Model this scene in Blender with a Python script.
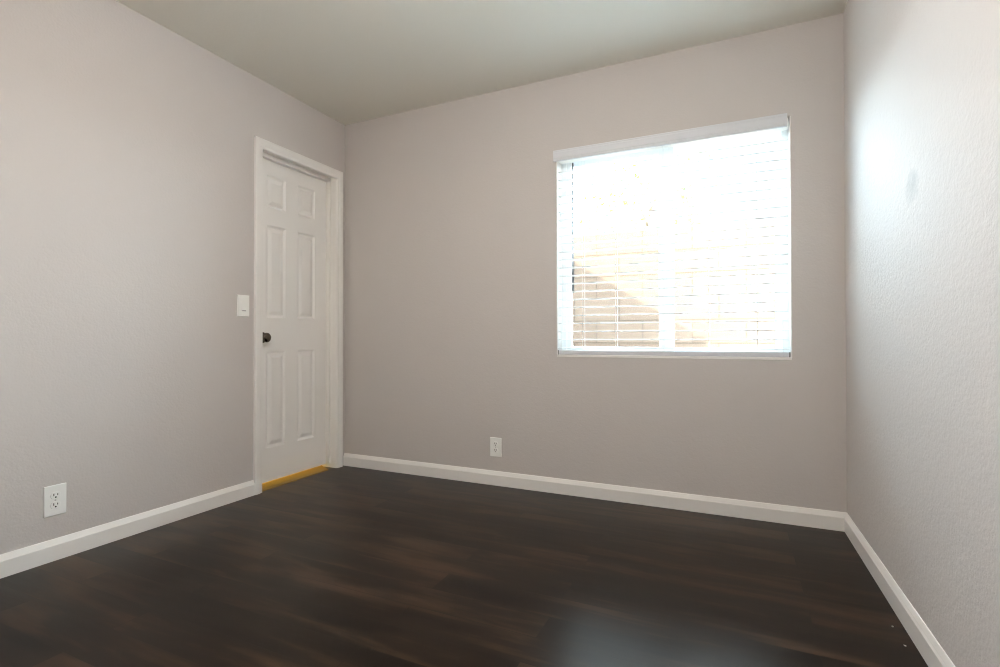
import bpy, bmesh, math, random
from mathutils import Vector, Matrix

# ------------------------------------------------------------------ scene, camera, light
for o in list(bpy.data.objects):
    bpy.data.objects.remove(o, do_unlink=True)
SC = bpy.context.scene
COL = SC.collection
random.seed(7)

SC.view_settings.view_transform = 'Standard'
SC.view_settings.look = 'None'
SC.view_settings.gamma = 1.0
SC.view_settings.use_curve_mapping = False
SC.view_settings.exposure = 0.0
cy = SC.cycles
cy.use_denoising = True
cy.use_adaptive_sampling = False
cy.filter_width = 1.1
cy.max_bounces = 16
cy.diffuse_bounces = 10
cy.glossy_bounces = 4
cy.transparent_max_bounces = 16
cy.sample_clamp_indirect = 20.0
cy.caustics_reflective = False
cy.caustics_refractive = False

CAM = Vector((2.5423, -2.8580, 0.9074))
YAW, PITCH, ROLL = 0.431799, 0.008693, -0.001653
fw = Vector((-math.sin(YAW) * math.cos(PITCH), math.cos(YAW) * math.cos(PITCH), math.sin(PITCH)))
rt = Vector((math.cos(YAW), math.sin(YAW), 0))
up = rt.cross(fw)
rt2 = math.cos(ROLL) * rt + math.sin(ROLL) * up
up2 = -math.sin(ROLL) * rt + math.cos(ROLL) * up
cam = bpy.data.cameras.new('camera')
camo = bpy.data.objects.new('camera', cam)
COL.objects.link(camo)
M = Matrix((rt2, up2, -fw)).transposed().to_4x4()
M.translation = CAM
camo.matrix_world = M
cam.sensor_width = 36.0
cam.lens = 510.62 * 36.0 / 1000.0
cam.clip_start = 0.02
SC.camera = camo

SKY_STRENGTH = 48.0
SUN_STRENGTH = 36.0
FILL_EMIT = 69.0
HALL_WATTS = 19.0

world = bpy.data.worlds.new('World')
SC.world = world
world.use_nodes = True
bg = world.node_tree.nodes['Background']
bg.inputs[1].default_value = SKY_STRENGTH
# hazy daylight sky: bright pale horizon, deeper and darker blue overhead
wn = world.node_tree
wtc = wn.nodes.new('ShaderNodeTexCoord')
wsp = wn.nodes.new('ShaderNodeSeparateXYZ')
wrp = wn.nodes.new('ShaderNodeValToRGB')
wn.links.new(wtc.outputs['Generated'], wsp.inputs[0])
wn.links.new(wsp.outputs['Z'], wrp.inputs['Fac'])
we = wrp.color_ramp.elements
we[0].position, we[0].color = 0.0, (0.76, 0.93, 1.05, 1)
we[1].position, we[1].color = 1.0, (0.14, 0.19, 0.26, 1)
wk = we.new(0.35)
wk.color = (0.70, 0.90, 1.06, 1)
wk = we.new(0.7)
wk.color = (0.30, 0.38, 0.47, 1)
# added sky shaping: brighter to either side to light the walls, dimmed straight ahead
wab = wn.nodes.new('ShaderNodeMath')
wab.operation = 'ABSOLUTE'
wn.links.new(wsp.outputs['X'], wab.inputs[0])
wmr = wn.nodes.new('ShaderNodeMapRange')
wmr.interpolation_type = 'SMOOTHSTEP'
whi = wn.nodes.new('ShaderNodeMath')
whi.operation = 'SUBTRACT'
wn.links.new(wsp.outputs['Z'], whi.inputs[0])
whi.inputs[1].default_value = 0.33
wmx = wn.nodes.new('ShaderNodeMath')
wmx.operation = 'MAXIMUM'
wn.links.new(whi.outputs[0], wmx.inputs[0])
wmx.inputs[1].default_value = 0.0
wsm = wn.nodes.new('ShaderNodeMath')
wsm.operation = 'MULTIPLY_ADD'
wn.links.new(wmx.outputs[0], wsm.inputs[0])
wsm.inputs[1].default_value = 1.7
wn.links.new(wab.outputs[0], wsm.inputs[2])
wn.links.new(wsm.outputs[0], wmr.inputs['Value'])
for i_, v_ in ((1, 0.11), (2, 0.42), (3, 0.045), (4, 1.15)):
    wmr.inputs[i_].default_value = v_
wn.links.new(wmr.outputs['Result'], wn.nodes.new('ShaderNodeMath').inputs[0])
wml = wmr.outputs['Result'].links[0].to_node
wml.operation = 'MULTIPLY'
wml.inputs[1].default_value = SKY_STRENGTH
wsd = wn.nodes.new('ShaderNodeMath')
wsd.operation = 'MULTIPLY_ADD'
wn.links.new(wsp.outputs['X'], wsd.inputs[0])
wsd.inputs[1].default_value = 0.06
wsd.inputs[2].default_value = 1.0
wm2 = wn.nodes.new('ShaderNodeMath')
wm2.operation = 'MULTIPLY'
wn.links.new(wml.outputs[0], wm2.inputs[0])
wn.links.new(wsd.outputs[0], wm2.inputs[1])
wn.links.new(wm2.outputs[0], bg.inputs[1])
wn.links.new(wrp.outputs['Color'], bg.inputs[0])


def lamp(name, kind, loc, direction, **kw):
    l = bpy.data.lights.new(name, kind)
    o = bpy.data.objects.new(name, l)
    COL.objects.link(o)
    o.location = loc
    o.rotation_euler = Vector(direction).to_track_quat('-Z', 'Y').to_euler()
    for k, v in kw.items():
        setattr(l, k, v)
    return o


# the sun stands behind the house, to the right, and throws its gable's shade on the yard wall
SUN_DIR = Vector((-0.93, 1.6, -1.64))
lamp('sun', 'SUN', (6, -6, 8), SUN_DIR, energy=SUN_STRENGTH, angle=math.radians(0.2), color=(1.0, 0.95, 0.87))
# sky portal in the window opening (guides sampling of the sky, gives no light itself)
pt = lamp('window_portal', 'AREA', (2.19, 0.135, 1.4), (0, -1, 0), shape='RECTANGLE', size=1.19, size_y=1.19)
pt.data.cycles.is_portal = True
# warm night light low in the hall behind the door
lamp('hall_night_light', 'AREA', (-1.15, -0.42, 0.30), (1, 0, -0.2), shape='RECTANGLE', size=0.5, size_y=0.30,
     energy=HALL_WATTS, color=(1.0, 0.72, 0.12))


# ------------------------------------------------------------------ materials
def mat(name, base, rough=0.5, spec=0.5, metal=0.0):
    m = bpy.data.materials.new(name)
    m.use_nodes = True
    b = m.node_tree.nodes['Principled BSDF']
    b.inputs['Base Color'].default_value = (*base, 1)
    b.inputs['Roughness'].default_value = rough
    b.inputs['Specular IOR Level'].default_value = spec
    b.inputs['Metallic'].default_value = metal
    return m, m.node_tree, b


def node(nt, t, **kw):
    n = nt.nodes.new(t)
    for k, v in kw.items():
        if k.startswith('i_'):
            n.inputs[k[2:].replace('_', ' ')].default_value = v
        else:
            setattr(n, k, v)
    return n


def math_node(nt, op, a, b=None):
    n = nt.nodes.new('ShaderNodeMath')
    n.operation = op
    for i, v in enumerate((a, b)):
        if v is None:
            continue
        if isinstance(v, (int, float)):
            n.inputs[i].default_value = v
        else:
            nt.links.new(v, n.inputs[i])
    return n.outputs[0]


def painted_wall(name, base, bump=0.22, rough=0.66, spec=0.27, smudge=None):
    """orange-peel textured paint"""
    m, nt, b = mat(name, base, rough, spec)
    tc = node(nt, 'ShaderNodeTexCoord')
    n1 = node(nt, 'ShaderNodeTexNoise', i_Scale=115.0, i_Detail=2.0, i_Roughness=0.5)
    n2 = node(nt, 'ShaderNodeTexNoise', i_Scale=45.0, i_Detail=1.0)
    nt.links.new(tc.outputs['Object'], n1.inputs['Vector'])
    nt.links.new(tc.outputs['Object'], n2.inputs['Vector'])
    s = math_node(nt, 'ADD', n1.outputs['Fac'], math_node(nt, 'MULTIPLY', n2.outputs['Fac'], 0.9))
    bp = node(nt, 'ShaderNodeBump', i_Strength=bump, i_Distance=0.004)
    nt.links.new(s, bp.inputs['Height'])
    nt.links.new(bp.outputs['Normal'], b.inputs['Normal'])
    if smudge:
        (sy, sz), (ry, rz) = smudge
        sep = node(nt, 'ShaderNodeSeparateXYZ')
        nt.links.new(tc.outputs['Object'], sep.inputs[0])
        wob = node(nt, 'ShaderNodeTexNoise', i_Scale=30.0, i_Detail=3.0)
        nt.links.new(tc.outputs['Object'], wob.inputs['Vector'])
        dy = math_node(nt, 'DIVIDE', math_node(nt, 'SUBTRACT', sep.outputs['Y'], sy), ry)
        dz = math_node(nt, 'DIVIDE', math_node(nt, 'SUBTRACT', sep.outputs['Z'], sz), rz)
        r2 = math_node(nt, 'ADD', math_node(nt, 'MULTIPLY', dy, dy), math_node(nt, 'MULTIPLY', dz, dz))
        r2 = math_node(nt, 'ADD', r2, math_node(nt, 'MULTIPLY', math_node(nt, 'SUBTRACT', wob.outputs['Fac'], 0.5), 1.6))
        mr = node(nt, 'ShaderNodeMapRange')
        nt.links.new(r2, mr.inputs['Value'])
        mr.inputs['From Min'].default_value = 0.0
        mr.inputs['From Max'].default_value = 1.0
        mr.inputs['To Min'].default_value = 0.4
        mr.inputs['To Max'].default_value = 0.0
        mx = node(nt, 'ShaderNodeMix', data_type='RGBA')
        nt.links.new(mr.outputs['Result'], mx.inputs['Factor'])
        mx.inputs['A'].default_value = (*base, 1)
        mx.inputs['B'].default_value = (0.30, 0.32, 0.32, 1)
        nt.links.new(mx.outputs['Result'], b.inputs['Base Color'])
    return m


WALL_C = (0.60, 0.562, 0.537)
M_WALL = painted_wall('greige_wall_paint', WALL_C)
M_WALL_R = painted_wall('greige_wall_paint_scuffed', WALL_C, bump=0.36, smudge=((-0.934, 1.366), (0.065, 0.06)))
M_CEIL = painted_wall('ceiling_paint', (0.82, 0.80, 0.72), bump=0.10, rough=0.7, spec=0.2)
M_TRIM = mat('white_trim_paint', (0.87, 0.85, 0.815), 0.32, 0.5)[0]
M_PLATE = mat('white_plastic', (0.93, 0.93, 0.895), 0.3, 0.5)[0]
M_VALANCE = mat('grey_white_valance', (0.70, 0.71, 0.735), 0.4, 0.4)[0]
M_SLOT = mat('dark_slot', (0.02, 0.018, 0.016), 0.6, 0.3)[0]
M_SCREW = mat('screw_paint', (0.6, 0.59, 0.56), 0.35, 0.5)[0]
M_VINYL = mat('white_vinyl', (0.93, 0.95, 0.95), 0.35, 0.5)[0]
M_KNOB = mat('satin_nickel', (0.15, 0.128, 0.10), 0.24, 0.5, 1.0)[0]
M_CORD = mat('white_cord', (0.8, 0.8, 0.78), 0.8, 0.2)[0]
M_WAND = mat('grey_clear_plastic', (0.04, 0.042, 0.045), 0.3, 0.5)[0]
M_CAP = mat('grey_end_cap', (0.22, 0.21, 0.20), 0.5, 0.3)[0]
M_GLOW_STRIP = mat('golden_glow_strip', (0.24, 0.15, 0.035), 0.5, 0.2)[0]
M_CHIP = mat('white_plaster_crumb', (0.75, 0.73, 0.68), 0.8, 0.2)[0]

# slats: white faux wood letting a little light through
M_SLAT, nt, b = mat('white_slat', (0.92, 0.92, 0.91), 0.4, 0.4)
tr = node(nt, 'ShaderNodeBsdfTranslucent')
tr.inputs[0].default_value = (0.9, 0.9, 0.88, 1)
mx = node(nt, 'ShaderNodeMixShader')
mx.inputs[0].default_value = 0.15
nt.links.new(b.outputs[0], mx.inputs[1])
nt.links.new(tr.outputs[0], mx.inputs[2])
nt.links.new(mx.outputs[0], nt.nodes['Material Output'].inputs[0])

# thin clear glass
M_GLASS = bpy.data.materials.new('window_glass')
M_GLASS.use_nodes = True
nt = M_GLASS.node_tree
nt.nodes.remove(nt.nodes['Principled BSDF'])
t_ = node(nt, 'ShaderNodeBsdfTransparent')
t_.inputs[0].default_value = (0.96, 0.985, 0.98, 1)
g_ = node(nt, 'ShaderNodeBsdfGlossy')
g_.inputs['Roughness'].default_value = 0.02
fr = node(nt, 'ShaderNodeLayerWeight')
fr.inputs[0].default_value = 0.12
mx = node(nt, 'ShaderNodeMixShader')
nt.links.new(fr.outputs['Fresnel'], mx.inputs[0])
nt.links.new(t_.outputs[0], mx.inputs[1])
nt.links.new(g_.outputs[0], mx.inputs[2])
nt.links.new(mx.outputs[0], nt.nodes['Material Output'].inputs[0])


def plank_floor(name, dark, mid, light, gap):
    m, nt, b = mat(name, mid, 0.3, 0.22)
    b.inputs['Specular Tint'].default_value = (1.0, 0.77, 0.58, 1)
    tc = node(nt, 'ShaderNodeTexCoord')
    mp = node(nt, 'ShaderNodeMapping')
    mp.inputs['Location'].default_value = (0.45, 0.005, 0)
    nt.links.new(tc.outputs['Object'], mp.inputs['Vector'])
    br = node(nt, 'ShaderNodeTexBrick', offset=0.37, offset_frequency=2, squash=1.0)
    br.inputs['Color1'].default_value = (0, 0, 0, 1)
    br.inputs['Color2'].default_value = (1, 1, 1, 1)
    br.inputs['Mortar'].default_value = (0.5, 0.5, 0.5, 1)
    br.inputs['Scale'].default_value = 1.0
    br.inputs['Mortar Size'].default_value = 0.0011
    br.inputs['Mortar Smooth'].default_value = 0.2
    br.inputs['Bias'].default_value = 0.0
    br.inputs['Brick Width'].default_value = 1.22
    br.inputs['Row Height'].default_value = 0.127
    nt.links.new(mp.outputs[0], br.inputs['Vector'])
    # shift the grain of each plank so that it stops at the seams
    sh = node(nt, 'ShaderNodeVectorMath', operation='MULTIPLY_ADD')
    nt.links.new(br.outputs['Color'], sh.inputs[0])
    sh.inputs[1].default_value = (13.0, 7.0, 5.0)
    nt.links.new(tc.outputs['Object'], sh.inputs[2])
    st = node(nt, 'ShaderNodeMapping')
    st.inputs['Scale'].default_value = (1.1, 6.5, 1.0)
    nt.links.new(sh.outputs[0], st.inputs['Vector'])
    n1 = node(nt, 'ShaderNodeTexNoise', i_Scale=1.6, i_Detail=4.0, i_Roughness=0.5, i_Distortion=0.3)
    nt.links.new(st.outputs[0], n1.inputs['Vector'])
    st2 = node(nt, 'ShaderNodeMapping')
    st2.inputs['Scale'].default_value = (1.6, 26.0, 1.0)
    nt.links.new(sh.outputs[0], st2.inputs['Vector'])
    n2 = node(nt, 'ShaderNodeTexNoise', i_Scale=2.0, i_Detail=2.0, i_Roughness=0.5)
    nt.links.new(st2.outputs[0], n2.inputs['Vector'])
    sepc = node(nt, 'ShaderNodeSeparateColor')
    nt.links.new(br.outputs['Color'], sepc.inputs[0])
    v = math_node(nt, 'ADD', math_node(nt, 'MULTIPLY', n1.outputs['Fac'], 1.0),
                  math_node(nt, 'MULTIPLY', n2.outputs['Fac'], 0.22))
    v = math_node(nt, 'ADD', v, math_node(nt, 'MULTIPLY', sepc.outputs[0], 0.16))
    rp = node(nt, 'ShaderNodeValToRGB')
    e = rp.color_ramp.elements
    e[0].position, e[0].color = 0.50, (*dark, 1)
    e[1].position, e[1].color = 0.87, (*light, 1)
    k = e.new(0.68)
    k.color = (*mid, 1)
    nt.links.new(v, rp.inputs['Fac'])
    mx = node(nt, 'ShaderNodeMix', data_type='RGBA')
    nt.links.new(br.outputs['Fac'], mx.inputs['Factor'])
    nt.links.new(rp.outputs['Color'], mx.inputs['A'])
    mx.inputs['B'].default_value = (*gap, 1)
    nt.links.new(mx.outputs['Result'], b.inputs['Base Color'])
    rr = node(nt, 'ShaderNodeMapRange')
    nt.links.new(n2.outputs['Fac'], rr.inputs['Value'])
    rr.inputs['From Min'].default_value = 0.3
    rr.inputs['From Max'].default_value = 0.7
    rr.inputs['To Min'].default_value = 0.285
    rr.inputs['To Max'].default_value = 0.325
    nt.links.new(rr.outputs['Result'], b.inputs['Roughness'])
    bp = node(nt, 'ShaderNodeBump', i_Strength=0.05, i_Distance=0.002)
    hh = math_node(nt, 'SUBTRACT', 1.0, br.outputs['Fac'])
    nt.links.new(hh, bp.inputs['Height'])
    nt.links.new(bp.outputs['Normal'], b.inputs['Normal'])
    return m


M_FLOOR = plank_floor('dark_walnut_planks', (0.0028, 0.0016, 0.0009), (0.0095, 0.0053, 0.0029), (0.046, 0.0245, 0.0130),
                      (0.006, 0.005, 0.004))
M_OAK = plank_floor('golden_oak_planks', (0.30, 0.17, 0.05), (0.40, 0.24, 0.08), (0.50, 0.31, 0.11), (0.1, 0.06, 0.02))

# tan split-face concrete block with tooled joints, running bond
BX, BZ = 0.4115, 0.2
M_BLOCK, nt, b = mat('tan_block', (0.5, 0.42, 0.35), 0.9, 0.1)
tc = node(nt, 'ShaderNodeTexCoord')
sep = node(nt, 'ShaderNodeSeparateXYZ')
nt.links.new(tc.outputs['Object'], sep.inputs[0])
cb = node(nt, 'ShaderNodeCombineXYZ')
nt.links.new(math_node(nt, 'SUBTRACT', sep.outputs['X'], 1.39 - 6.5 * BX), cb.inputs[0])
nt.links.new(math_node(nt, 'SUBTRACT', sep.outputs['Z'], 0.86 - 10 * BZ), cb.inputs[1])
br = node(nt, 'ShaderNodeTexBrick', offset=0.5, offset_frequency=2)
br.inputs['Color1'].default_value = (0.080, 0.053, 0.037, 1)
br.inputs['Color2'].default_value = (0.093, 0.063, 0.045, 1)
br.inputs['Mortar'].default_value = (0.048, 0.034, 0.024, 1)
br.inputs['Scale'].default_value = 1.0
br.inputs['Mortar Size'].default_value = 0.0056
br.inputs['Mortar Smooth'].default_value = 0.3
br.inputs['Brick Width'].default_value = BX
br.inputs['Row Height'].default_value = BZ
nt.links.new(cb.outputs[0], br.inputs['Vector'])
nz = node(nt, 'ShaderNodeTexNoise', i_Scale=45.0, i_Detail=4.0)
nt.links.new(tc.outputs['Object'], nz.inputs['Vector'])
mx = node(nt, 'ShaderNodeMix', data_type='RGBA', blend_type='OVERLAY')
mx.inputs['Factor'].default_value = 0.35
nt.links.new(br.outputs['Color'], mx.inputs['A'])
nt.links.new(nz.outputs['Color'], mx.inputs['B'])
nt.links.new(br.outputs['Color'], b.inputs['Base Color'])
bp = node(nt, 'ShaderNodeBump', i_Strength=0.4, i_Distance=0.006)
nt.links.new(math_node(nt, 'SUBTRACT', math_node(nt, 'MULTIPLY', nz.outputs['Fac'], 0.5), br.outputs['Fac']), bp.inputs['Height'])
nt.links.new(bp.outputs['Normal'], b.inputs['Normal'])

M_STUCCO = painted_wall('cream_stucco', (0.6, 0.54, 0.46), bump=0.4, rough=0.9, spec=0.1)
M_ROOF = mat('roof_shingle', (0.16, 0.13, 0.11), 0.9, 0.1)[0]
M_GROUND = painted_wall('pale_concrete', (0.5, 0.47, 0.42), bump=0.3, rough=0.9, spec=0.1)
M_LEAF, nt, b = mat('olive_leaf', (0.22, 0.24, 0.05), 0.5, 0.3)
oi = node(nt, 'ShaderNodeTexNoise', i_Scale=6.0)
tc = node(nt, 'ShaderNodeTexCoord')
nt.links.new(tc.outputs['Object'], oi.inputs['Vector'])
rp = node(nt, 'ShaderNodeValToRGB')
rp.color_ramp.elements[0].position, rp.color_ramp.elements[0].color = 0.35, (0.06, 0.075, 0.015, 1)
rp.color_ramp.elements[1].position, rp.color_ramp.elements[1].color = 0.65, (0.20, 0.17, 0.03, 1)
nt.links.new(oi.outputs['Fac'], rp.inputs['Fac'])
nt.links.new(rp.outputs['Color'], b.inputs['Base Color'])
M_BARK = mat('grey_bark', (0.2, 0.15, 0.11), 0.9, 0.1)[0]

M_FILL_GLOBE, nt, b = mat('fill_globe_glow', (0.9, 0.88, 0.84), 0.4, 0.4)
b.inputs['Emission Color'].default_value = (1.0, 0.95, 0.92, 1)
b.inputs['Emission Strength'].default_value = FILL_EMIT


# ------------------------------------------------------------------ mesh helpers
def box(bm, x0, x1, y0, y1, z0, z1):
    vs = [bm.verts.new(p) for p in ((x0, y0, z0), (x1, y0, z0), (x1, y1, z0), (x0, y1, z0),
                                    (x0, y0, z1), (x1, y0, z1), (x1, y1, z1), (x0, y1, z1))]
    for f in ((0, 3, 2, 1), (4, 5, 6, 7), (0, 1, 5, 4), (1, 2, 6, 5), (2, 3, 7, 6), (3, 0, 4, 7)):
        bm.faces.new([vs[i] for i in f])
    return vs


def prism(bm, prof, fa, fb):
    """prof: list of 2-D points; fa / fb map one to 3-D at either end"""
    A = [bm.verts.new(fa(p)) for p in prof]
    B = [bm.verts.new(fb(p)) for p in prof]
    n = len(prof)
    for i in range(n):
        bm.faces.new((A[i], A[(i + 1) % n], B[(i + 1) % n], B[i]))
    bm.faces.new(A[::-1])
    bm.faces.new(B)


def lathe(bm, prof, axis, org, seg=32):
    """prof: (distance along axis, radius)"""
    ax = Vector(axis).normalized()
    s = ax.orthogonal().normalized()
    t = ax.cross(s)
    rings = []
    for d, r in prof:
        c = Vector(org) + ax * d
        if r < 1e-6:
            rings.append([bm.verts.new(c)])
        else:
            rings.append([bm.verts.new(c + s * (r * math.cos(2 * math.pi * k / seg)) + t * (r * math.sin(2 * math.pi * k / seg)))
                          for k in range(seg)])
    for a, b_ in zip(rings, rings[1:]):
        for k in range(seg):
            k2 = (k + 1) % seg
            if len(a) == 1 and len(b_) == 1:
                break
            if len(a) == 1:
                bm.faces.new((a[0], b_[k2], b_[k]))
            elif len(b_) == 1:
                bm.faces.new((a[k], a[k2], b_[0]))
            else:
                bm.faces.new((a[k], a[k2], b_[k2], b_[k]))
    for r in (rings[0], rings[-1]):
        if len(r) > 2:
            bm.faces.new(r)


def obj(name, bm, m, parent=None, origin=None, bevel=0.0, smooth=False):
    bmesh.ops.recalc_face_normals(bm, faces=bm.faces)
    org = Vector(origin) if origin is not None else Vector((0, 0, 0))
    if parent is not None and origin is None:
        org = parent_loc(parent)
    bm.transform(Matrix.Translation(-org))
    me = bpy.data.meshes.new(name)
    bm.to_mesh(me)
    bm.free()
    me.materials.append(m)
    if smooth:
        for p in me.polygons:
            p.use_smooth = True
    o = bpy.data.objects.new(name, me)
    COL.objects.link(o)
    if parent is not None:
        o.parent = parent
        o.location = org - parent_loc(parent)
    else:
        o.location = org
    if bevel:
        b_ = o.modifiers.new('bevel', 'BEVEL')
        b_.width = bevel
        b_.segments = 2
        b_.limit_method = 'ANGLE'
    return o


def parent_loc(o):
    v = Vector(o.location)
    while o.parent is not None:
        o = o.parent
        v += Vector(o.location)
    return v


def thing(name, label, cat, loc, group=None):
    o = bpy.data.objects.new(name, None)
    COL.objects.link(o)
    o.empty_display_size = 0.05
    o.location = loc
    return tag(o, label, cat, group)


def tag(o, label, cat, group=None):
    o['label'] = label
    o['category'] = cat
    if group:
        o['group'] = group
    return o


def struct(name, bm, m, **kw):
    o = obj(name, bm, m, **kw)
    if o.parent is None:
        o['kind'] = 'structure'
    return o


# ------------------------------------------------------------------ room shell
W, KR = 3.0135, -0.018608
H = 2.44
YF = -3.30          # wall behind the camera
TB = 0.15           # thickness of the outside wall
TL = 0.12           # thickness of the wall to the hall
OX0, OX1, OZ0, OZ1 = 1.592, 2.794, 0.797, 1.992     # window opening
DY0, DY1, DZ1 = -0.715, -0.090, 2.035               # door jamb faces


def wr(y):
    return W + KR * y


bm = bmesh.new()
box(bm, -0.10, 3.25, YF - 0.12, 0.05, -0.10, 0.0)
struct('floor', bm, M_FLOOR)

bm = bmesh.new()
box(bm, -TL, 3.25, YF - 0.12, TB, H, H + 0.12)
struct('ceiling', bm, M_CEIL)

# the gable wall with the window
bm = bmesh.new()
XG = 3.14
box(bm, -TL, OX0, 0, TB, -0.1, H)
box(bm, OX1, XG, 0, TB, -0.1, H)
box(bm, OX0, OX1, 0, TB, -0.1, OZ0)
box(bm, OX0, OX1, 0, TB, OZ1, H)
struct('wall_back', bm, M_WALL)

bm = bmesh.new()
box(bm, -TL, 0, YF - 0.12, DY0 - 0.02, -0.1, H)
box(bm, -TL, 0, DY1 + 0.02, 0, -0.1, H)
box(bm, -TL, 0, DY0 - 0.02, DY1 + 0.02, DZ1 + 0.02, H)
struct('wall_left', bm, M_WALL)

bm = bmesh.new()
prism(bm, [(wr(0), 0), (wr(YF - 0.12), YF - 0.12), (3.25, YF - 0.12), (XG, 0)],
      lambda p: (p[0], p[1], -0.1), lambda p: (p[0], p[1], H))
struct('wall_right', bm, M_WALL_R)

bm = bmesh.new()
box(bm, 0, wr(YF), YF - 0.12, YF, -0.1, H)
struct('wall_front', bm, M_WALL)

BASE = [(0, 0), (0.013, 0), (0.013, 0.0625), (0.0098, 0.0700), (0.0090, 0.0725), (0.0035, 0.0855), (0.0015, 0.0870), (0, 0.0870)]
CY0, CY1 = -0.762, -0.034
bm = bmesh.new()
prism(bm, BASE, lambda p: (p[0], YF, p[1]), lambda p: (p[0], CY0, p[1]))
struct('baseboard_left', bm, M_TRIM)
bm = bmesh.new()
prism(bm, BASE, lambda p: (0.0, -p[0], p[1]), lambda p: (W - 0.001, -p[0], p[1]))
struct('baseboard_back', bm, M_TRIM)
bm = bmesh.new()
prism(bm, BASE, lambda p: (wr(-0.013) - p[0], -p[0] if p[0] > 0 else 0, p[1]), lambda p: (wr(YF) - p[0], YF, p[1]))
struct('baseboard_right', bm, M_TRIM)
bm = bmesh.new()
prism(bm, BASE, lambda p: (0.013, YF + p[0], p[1]), lambda p: (wr(YF) - 0.013, YF + p[0], p[1]))
struct('baseboard_front', bm, M_TRIM)

# ------------------------------------------------------------------ door
SX = -0.084                       # face of the slab, set back in its frame
SY0, SY1, SZ0, SZ1 = -0.711, -0.094, 0.022, 2.028
PCOLS = [(-0.602, -0.454), (-0.354, -0.203)]
PROWS = [(0.231, 0.828), (1.037, 1.610), (1.722, 1.920)]


def door_face(bm, x, s):
    """one moulded six-panel face; s = +1 looks to +x"""
    ys = sorted({SY0, SY1, *[v for c in PCOLS for v in c]})
    zs = sorted({SZ0, SZ1, *[v for c in PROWS for v in c]})
    grid = {(y, z): bm.verts.new((x, y, z)) for y in ys for z in zs}
    steps = [(0.004, 0.0035), (0.012, 0.0085), (0.017, 0.0085), (0.038, 0.0018), (0.041, 0.0010)]
    for i in range(len(ys) - 1):
        for j in range(len(zs) - 1):
            q = [grid[ys[i], zs[j]], grid[ys[i + 1], zs[j]], grid[ys[i + 1], zs[j + 1]], grid[ys[i], zs[j + 1]]]
            if (ys[i], ys[i + 1]) in PCOLS and (zs[j], zs[j + 1]) in PROWS:
                for ins, dep in steps:
                    y0, y1, z0, z1 = ys[i] + ins, ys[i + 1] - ins, zs[j] + ins, zs[j + 1] - ins
                    n = [bm.verts.new((x - s * dep, a, c)) for a, c in ((y0, z0), (y1, z0), (y1, z1), (y0, z1))]
                    for k in range(4):
                        bm.faces.new((q[k], q[(k + 1) % 4], n[(k + 1) % 4], n[k]))
                    q = n
            bm.faces.new(q)
    return grid, ys, zs


bm = bmesh.new()
ga, ys, zs = door_face(bm, SX, 1)
gb, _, _ = door_face(bm, SX - 0.035, -1)
for i in range(len(ys) - 1):
    for z in (zs[0], zs[-1]):
        bm.faces.new((ga[ys[i], z], ga[ys[i + 1], z], gb[ys[i + 1], z], gb[ys[i], z]))
for j in range(len(zs) - 1):
    for y in (ys[0], ys[-1]):
        bm.faces.new((ga[y, zs[j]], ga[y, zs[j + 1]], gb[y, zs[j + 1]], gb[y, zs[j]]))
door = struct('door_1', bm, M_TRIM, origin=(SX, -0.40, 0))

bm = bmesh.new()
lathe(bm, [(0, 0), (0, 0.034), (0.004, 0.034), (0.008, 0.030), (0.010, 0.015), (0.024, 0.013), (0.028, 0.018),
           (0.031, 0.0255), (0.037, 0.0295), (0.045, 0.029), (0.051, 0.024), (0.0555, 0.0145), (0.0565, 0)],
      (1, 0, 0), (SX + 0.0005, -0.634, 0.912), 36)
obj('door_knob', bm, M_KNOB, door, smooth=True)

# jamb with stop
bm = bmesh.new()
box(bm, -TL - 0.002, 0.001, DY0 - 0.02, DY0, 0, DZ1 + 0.02)
box(bm, -TL - 0.002, 0.001, DY1, DY1 + 0.02, 0, DZ1 + 0.02)
box(bm, -TL - 0.002, 0.001, DY0, DY1, DZ1, DZ1 + 0.02)
ST = 0.012
box(bm, SX + 0.004, SX + 0.036, DY0, DY0 + ST, 0.03, DZ1)
box(bm, SX + 0.004, SX + 0.036, DY1 - ST, DY1, 0.03, DZ1)
box(bm, SX + 0.004, SX + 0.036, DY0 + ST, DY1 - ST, DZ1 - 0.023, DZ1)
obj('door_frame', bm, M_TRIM, door)

# mitred casing: (distance from inner edge, thickness)
CAS = [(0, 0), (0, 0.008), (0.004, 0.011), (0.016, 0.012), (0.022, 0.015), (0.05, 0.017), (0.058, 0.015), (0.06, 0.012), (0.06, 0)]
CI0, CI1, CZI = -0.707, -0.086, 2.0275


def casing_ring(bm, k1):
    A, B, C_, D = [], [], [], []
    for d, t in CAS:
        d1 = d * k1                       # the leg by the corner is narrower
        A.append(bm.verts.new((t, CI0 - d * 0.92, 0)))
        B.append(bm.verts.new((t, CI0 - d * 0.92, CZI + d)))
        C_.append(bm.verts.new((t, CI1 + d1, CZI + d)))
        D.append(bm.verts.new((t, CI1 + d1, 0)))
    n = len(CAS)
    for P, Q in ((A, B), (B, C_), (C_, D)):
        for i in range(n):
            bm.faces.new((P[i], P[(i + 1) % n], Q[(i + 1) % n], Q[i]))
    bm.faces.new(A)
    bm.faces.new(D)


bm = bmesh.new()
casing_ring(bm, 0.86)
obj('door_casing', bm, M_TRIM, door)

# golden strip under the door: warm light spill put into its colour and slant
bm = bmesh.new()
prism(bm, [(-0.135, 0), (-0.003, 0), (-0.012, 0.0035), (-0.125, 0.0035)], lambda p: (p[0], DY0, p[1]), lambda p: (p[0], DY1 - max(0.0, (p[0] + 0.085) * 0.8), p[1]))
struct('glow_strip_1', bm, M_GLOW_STRIP)

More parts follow.
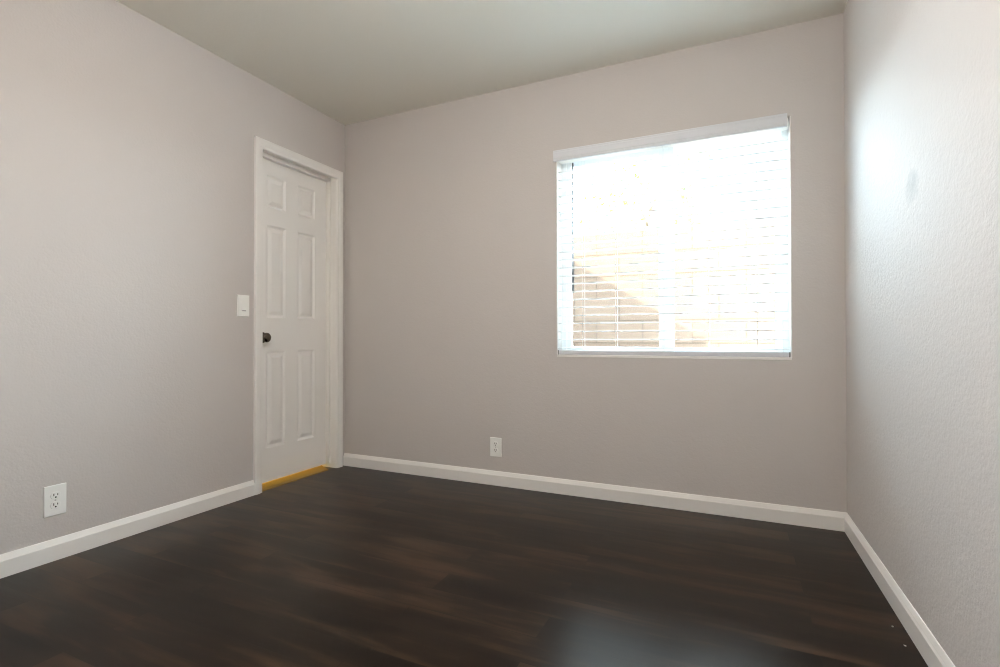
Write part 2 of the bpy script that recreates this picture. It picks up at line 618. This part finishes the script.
# hall behind the door
HX = -1.35
bm = bmesh.new()
box(bm, HX, -0.10, -1.5, 0.15, -0.1, 0.0)
struct('floor_hall', bm, M_OAK)
bm = bmesh.new()
box(bm, HX - 0.1, HX, -1.5, 0.15, -0.1, H)
box(bm, HX - 0.1, -TL, -1.6, -1.5, -0.1, H)
box(bm, HX - 0.1, -TL, 0.15, 0.25, -0.1, H)
struct('wall_hall', bm, M_WALL)
bm = bmesh.new()
box(bm, HX - 0.1, -TL, -1.6, 0.25, H, H + 0.1)
struct('ceiling_hall', bm, M_CEIL)

# ------------------------------------------------------------------ window (horizontal slider)
FY0, FY1 = 0.085, 0.148
bm = bmesh.new()
FT = 0.036


def ring(bm, x0, x1, z0, z1, y0, y1, tl, tr, tb, tt):
    box(bm, x0, x0 + tl, y0, y1, z0, z1)
    box(bm, x1 - tr, x1, y0, y1, z0, z1)
    box(bm, x0 + tl, x1 - tr, y0, y1, z0, z0 + tb)
    box(bm, x0 + tl, x1 - tr, y0, y1, z1 - tt, z1)


WZ0 = OZ0 + 0.012
ring(bm, OX0, OX1, WZ0, OZ1, FY0, FY1, 0.034, 0.034, 0.024, 0.034)
win = struct('window_1', bm, M_VINYL, origin=(2.19, 0.115, OZ0))
XM0, XM1 = 2.157, 2.238
bm = bmesh.new()
ring(bm, OX0 + 0.034, XM1, WZ0 + 0.024, OZ1 - 0.034, FY0 + 0.004, FY0 + 0.029, 0.030, XM1 - XM0, 0.022, 0.028)
sl = obj('sliding_sash', bm, M_VINYL, win, bevel=0.0015)
bm = bmesh.new()
box(bm, OX0 + 0.064, XM0, FY0 + 0.015, FY0 + 0.019, WZ0 + 0.046, OZ1 - 0.062)
obj('glass_pane', bm, M_GLASS, sl)
bm = bmesh.new()
ring(bm, XM0 + 0.004, OX1 - 0.034, WZ0 + 0.024, OZ1 - 0.034, FY0 + 0.033, FY0 + 0.058, XM1 - XM0 - 0.008, 0.030, 0.018, 0.028)
fx = obj('fixed_sash', bm, M_VINYL, win, bevel=0.0015)
bm = bmesh.new()
box(bm, XM1 - 0.004, OX1 - 0.064, FY0 + 0.044, FY0 + 0.048, WZ0 + 0.042, OZ1 - 0.062)
obj('glass_pane', bm, M_GLASS, fx)
bm = bmesh.new()
box(bm, OX0 + 0.001, OX1 - 0.001, -0.002, TB - 0.01, OZ0, OZ0 + 0.012)
obj('window_sill', bm, M_TRIM, win, bevel=0.002)
bm = bmesh.new()
box(bm, OX0, OX0 + 0.004, -0.001, FY0, OZ0 + 0.012, OZ1)
box(bm, OX1 - 0.004, OX1, -0.001, FY0, OZ0 + 0.012, OZ1)
obj('window_reveal', bm, M_TRIM, win)

# ------------------------------------------------------------------ blind
bl = thing('window_blind', 'white two-inch slat window blind, fully lowered, with a grey-white valance', 'blind', (2.19, 0.03, OZ0 + 0.012))
bm = bmesh.new()
VX0, VX1 = 1.579, 2.778
VZ0, VZ1 = 1.940, 2.003
prism(bm, [(-0.004, VZ0), (-0.0175, VZ0), (-0.0195, VZ0 + 0.004), (-0.0195, VZ0 + 0.012), (-0.0215, VZ0 + 0.016), (-0.0215, VZ1 - 0.016),
           (-0.0195, VZ1 - 0.011), (-0.0195, VZ1 - 0.003), (-0.0175, VZ1), (-0.004, VZ1)],
      lambda p: (VX0, p[0], p[1]), lambda p: (VX1, p[0], p[1]))
obj('valance', bm, M_VALANCE, bl)
BX0, BX1 = OX0 + 0.009, OX1 - 0.011
bm = bmesh.new()
box(bm, BX0, BX1, 0.004, 0.058, 1.945, 1.988)
obj('headrail', bm, M_PLATE, bl, bevel=0.002)
SLY0, SLY1 = 0.005, 0.055
pitch_ = 0.0468
z0 = 0.8990
proto = None
NS = 23
for k in range(NS):
    z = z0 - 0.0335 + 0.0 + pitch_ * (k + 0)
    z = 0.8522 + pitch_ * k
    if z > 1.935:
        break
    if proto is None:
        bm = bmesh.new()
        prof = []
        n = 6
        tilt = -0.0006
        for i in range(n + 1):
            u = i / n
            prof.append((SLY0 + (SLY1 - SLY0) * u, 0.0013 * (1 - (2 * u - 1) ** 2) + tilt * (1 - 2 * u)))
        prof = prof + [(y, zz - 0.0050) for y, zz in reversed(prof)]
        prism(bm, prof, lambda p: (BX0, p[0], z + p[1]), lambda p: (BX1, p[0], z + p[1]))
        proto = obj('slat', bm, M_SLAT, bl, origin=(2.19, 0.03, z))
    else:
        c = proto.copy()
        COL.objects.link(c)
        c.parent = bl
        c.location = Vector((2.19, 0.03, z)) - parent_loc(bl)
bm = bmesh.new()
RZ0, RZ1 = 0.8105, 0.8345
prism(bm, [(0.004, RZ0 + 0.003), (0.007, RZ0), (0.053, RZ0), (0.056, RZ0 + 0.003), (0.056, RZ1 - 0.004), (0.052, RZ1), (0.008, RZ1), (0.004, RZ1 - 0.004)],
      lambda p: (BX0, p[0], p[1]), lambda p: (BX1, p[0], p[1]))
rail = obj('bottom_rail', bm, M_VALANCE, bl)
for xa, xb in ((BX0 - 0.003, BX0 + 0.0015), (BX1 - 0.0015, BX1 + 0.004)):
    bm = bmesh.new()
    box(bm, xa, xb, 0.0025, 0.0575, RZ0 - 0.0005, RZ1 + 0.0005)
    obj('end_cap', bm, M_CAP, rail, bevel=0.001)
for x in (1.745, 1.935, 2.190, 2.417, 2.643):
    bm = bmesh.new()
    for y in (0.0035, 0.0565):
        lathe(bm, [(0, 0.0009), (1.945 - RZ1, 0.0009)], (0, 0, 1), (x, y, RZ1), 8)
    for k in range(NS):
        z = 0.8522 + pitch_ * k - 0.0036
        if z < 1.935:
            box(bm, x - 0.0008, x + 0.0008, 0.0035, 0.0565, z - 0.0006, z + 0.0004)
    obj('ladder_cord', bm, M_CORD, bl)
bm = bmesh.new()
lathe(bm, [(0, 0), (0, 0.006), (0.12, 0.006), (0.14, 0.0045), (0.772, 0.0045), (0.772, 0)], (0, 0, 1), (1.672, 0.066, 1.172), 12)
obj('tilt_wand', bm, M_WAND, bl, smooth=True)

# ------------------------------------------------------------------ wall plates
def frame_plate(T, h, w):
    """bevelled cover plate in local (u across, v up, n out) mapped by T"""
    bm = bmesh.new()
    lay = [(0, 0.0, 0.0), (0, 0.0035, 0.0), (0.002, 0.0052, 0.002)]
    rings = []
    for ins, n_, i2 in lay:
        a, b_ = w / 2 - ins, h / 2 - ins
        rings.append([bm.verts.new(T(u, v, n_)) for u, v in ((-a, -b_), (a, -b_), (a, b_), (-a, b_))])
    for p, q in zip(rings, rings[1:]):
        for k in range(4):
            bm.faces.new((p[k], p[(k + 1) % 4], q[(k + 1) % 4], q[k]))
    bm.faces.new(rings[0])
    bm.faces.new(rings[-1])
    return bm


def local_box(bm, T, u0, u1, v0, v1, n0, n1):
    vs = [bm.verts.new(T(*p)) for p in ((u0, v0, n0), (u1, v0, n0), (u1, v1, n0), (u0, v1, n0),
                                        (u0, v0, n1), (u1, v0, n1), (u1, v1, n1), (u0, v1, n1))]
    for f in ((0, 3, 2, 1), (4, 5, 6, 7), (0, 1, 5, 4), (1, 2, 6, 5), (2, 3, 7, 6), (3, 0, 4, 7)):
        bm.faces.new([vs[i] for i in f])


def disc(bm, T, cu, cv, r, n0, n1, seg=20, flat=0.0):
    pts = []
    for k in range(seg):
        a = 2 * math.pi * k / seg
        u, v = r * math.cos(a), r * math.sin(a)
        if flat:
            v = max(-flat, min(flat, v))
        pts.append((cu + u, cv + v))
    A = [bm.verts.new(T(u, v, n0)) for u, v in pts]
    B = [bm.verts.new(T(u, v, n1)) for u, v in pts]
    for k in range(seg):
        bm.faces.new((A[k], A[(k + 1) % seg], B[(k + 1) % seg], B[k]))
    bm.faces.new(A[::-1])
    bm.faces.new(B)


def outlet(label, loc, T, h, w, turned=False):
    o = thing('wall_outlet', label, 'power outlet', loc, 'duplex wall outlets')
    obj('cover_plate', frame_plate(T, h, w), M_PLATE, o, bevel=0.0006)
    for cv in (0.0195, -0.0195):
        bm = bmesh.new()
        disc(bm, T, 0, cv, 0.0172, 0.004, 0.0075, 28, 0.0142)
        rc = obj('receptacle', bm, M_PLATE, o, bevel=0.0006)
        bm = bmesh.new()
        local_box(bm, T, -0.0082, -0.0052, cv - 0.001, cv + 0.0085, 0.007, 0.0079)
        local_box(bm, T, 0.0052, 0.0078, cv + 0.0, cv + 0.0075, 0.007, 0.0079)
        disc(bm, T, 0, cv - 0.0068, 0.0031, 0.007, 0.0079, 14)
        obj('slot', bm, M_SLOT, rc)
    bm = bmesh.new()
    disc(bm, T, 0, 0, 0.0032, 0.005, 0.0062, 14)
    obj('screw', bm, M_SCREW, o)
    return o


def T_left(yc, zc):
    return lambda u, v, n: (n, yc + u, zc + v)


def T_back(xc, zc):
    return lambda u, v, n: (xc + u, -n, zc + v)


outlet('white duplex power outlet low on the left wall, well to the left of the door', (0, -1.7135, 0.245), T_left(-1.7135, 0.245), 0.124, 0.077)
outlet('white duplex power outlet low on the back wall below and left of the window', (1.1965, 0, 0.234), T_back(1.1965, 0.234), 0.117, 0.076)

T = T_left(-0.833, 1.0935)
sw = thing('light_switch', 'white rocker light switch on the left wall beside the door casing', 'light switch', (0, -0.833, 1.0935))
obj('cover_plate', frame_plate(T, 0.121, 0.077), M_PLATE, sw, bevel=0.0006)
bm = bmesh.new()
local_box(bm, T, -0.0172, 0.0172, -0.0342, 0.0342, 0.004, 0.0055)
obj('switch_frame', bm, M_PLATE, sw)
bm = bmesh.new()
vs = [bm.verts.new(T(*p)) for p in ((-0.0155, -0.0325, 0.005), (0.0155, -0.0325, 0.005), (0.0155, 0.0325, 0.005), (-0.0155, 0.0325, 0.005),
                                    (-0.0155, -0.0325, 0.0105), (0.0155, -0.0325, 0.0105), (0.0155, 0.0325, 0.0062), (-0.0155, 0.0325, 0.0062),
                                    (-0.0155, 0.0, 0.0072), (0.0155, 0.0, 0.0072))]
for f in ((4, 5, 9, 8), (8, 9, 6, 7), (0, 1, 5, 4), (2, 3, 7, 6), (0, 4, 8, 7, 3), (1, 2, 6, 9, 5), (0, 3, 2, 1)):
    bm.faces.new([vs[i] for i in f])
obj('rocker', bm, M_PLATE, sw, bevel=0.0005)
bm = bmesh.new()
local_box(bm, T, -0.0125, 0.0125, -0.0315, -0.0275, 0.009, 0.0106)
obj('pilot_slot', bm, M_CAP, sw)

# ------------------------------------------------------------------ crumbs on the floor by the right baseboard
for i, (x, y, s, lab) in enumerate(((2.985, -0.885, 0.004, 'tiny white plaster crumb on dark floor by right baseboard, farther of two'),
                                    (2.99, -0.992, 0.0035, 'tiny white plaster crumb on dark floor by right baseboard, nearer of two'))):
    bm = bmesh.new()
    bmesh.ops.create_icosphere(bm, subdivisions=1, radius=s)
    for v in bm.verts:
        v.co *= random.uniform(0.75, 1.2)
        v.co.z *= 0.6
    zm = min(v.co.z for v in bm.verts)
    bm.transform(Matrix.Translation((x, y, -zm)))
    tag(obj('plaster_crumb', bm, M_CHIP, origin=(x, y, 0)), lab, 'crumb', 'plaster crumbs on the floor')

# ------------------------------------------------------------------ unseen fill globe added under the ceiling to brighten the room
LX, LY = 1.75, -1.9
lt = thing('fill_globe', 'added out-of-view globe under the ceiling that fills the room with light', 'added fill light', (LX, LY, H))
bm = bmesh.new()
lathe(bm, [(0, 0), (0, 0.07), (0.018, 0.07), (0.026, 0.055), (0.028, 0.02), (0.10, 0.02), (0.105, 0.05), (0.125, 0.05), (0.125, 0)], (0, 0, -1), (LX, LY, H), 40)
obj('fill_base', bm, M_KNOB, lt)
bm = bmesh.new()
lathe(bm, [(0.205 - 0.085 * math.cos(a), 0.18 * math.sin(a)) for a in [0.28 + (math.pi - 0.28) * k / 18 for k in range(18)]] + [(0.29, 0)],
      (0, 0, -1), (LX, LY, H), 40)
obj('fill_shade', bm, M_FILL_GLOBE, lt, smooth=True)

# ------------------------------------------------------------------ outside
bm = bmesh.new()
box(bm, -4, 9, TB, 14, -0.25, -0.15)
struct('ground', bm, M_GROUND)
bm = bmesh.new()
box(bm, -4, 9, 1.75, 1.95, -0.2, 1.86)
struct('wall_yard', bm, M_BLOCK)
# gable above the back wall and the roof over the room
SL = 0.638
TIPZ = 2.60
bm = bmesh.new()
prism(bm, [(XG, H), (XG, TIPZ - 0.04), (-1.5, TIPZ - 0.04 + SL * (XG + 1.5)), (-1.5, H)],
      lambda p: (p[0], 0.03, p[1]), lambda p: (p[0], TB, p[1]))
struct('wall_gable', bm, M_STUCCO)
bm = bmesh.new()
prism(bm, [(XG, TIPZ - 0.05), (XG, TIPZ), (-1.5, TIPZ + SL * (XG + 1.5)), (-1.5, TIPZ - 0.05 + SL * (XG + 1.5))],
      lambda p: (p[0], YF - 0.5, p[1]), lambda p: (p[0], TB, p[1]))
struct('roof', bm, M_ROOF)

# tree beyond the yard wall
tx, ty = 1.42, 4.1
tree = thing('leafy_tree', 'sunlit leafy tree beyond the block wall, washed out by the glare', 'tree', (tx, ty, -0.15))
bm = bmesh.new()
lathe(bm, [(0, 0.11), (0.5, 0.085), (1.4, 0.07), (2.4, 0.05), (3.2, 0.015)], (0.05, 0.0, 1), (tx, ty, -0.15), 12)
for a in range(7):
    ang = a * 0.9
    lathe(bm, [(0, 0.03), (0.5, 0.018), (0.95, 0.004)], (math.cos(ang), math.sin(ang), 0.8), (tx + 0.08, ty, 1.6 + 0.16 * a), 8)
obj('trunk', bm, M_BARK, tree, smooth=True)
bm = bmesh.new()
for i in range(1500):
    while True:
        d = Vector((random.uniform(-1, 1), random.uniform(-1, 1), random.uniform(-1, 1)))
        if 0.15 < d.length < 1:
            break
    c = Vector((tx + 0.05 + d.x * 1.0, ty + d.y * 0.9, 2.75 + d.z * 1.0))
    a = Vector((random.gauss(0, 1), random.gauss(0, 1), random.gauss(0, 0.6))).normalized()
    b_ = a.orthogonal().normalized()
    L, wd = random.uniform(0.05, 0.09), random.uniform(0.018, 0.03)
    pts = [c, c + a * L * 0.5 + b_ * wd, c + a * L, c + a * L * 0.5 - b_ * wd]
    bm.faces.new([bm.verts.new(p) for p in pts])
obj('foliage', bm, M_LEAF, tree)
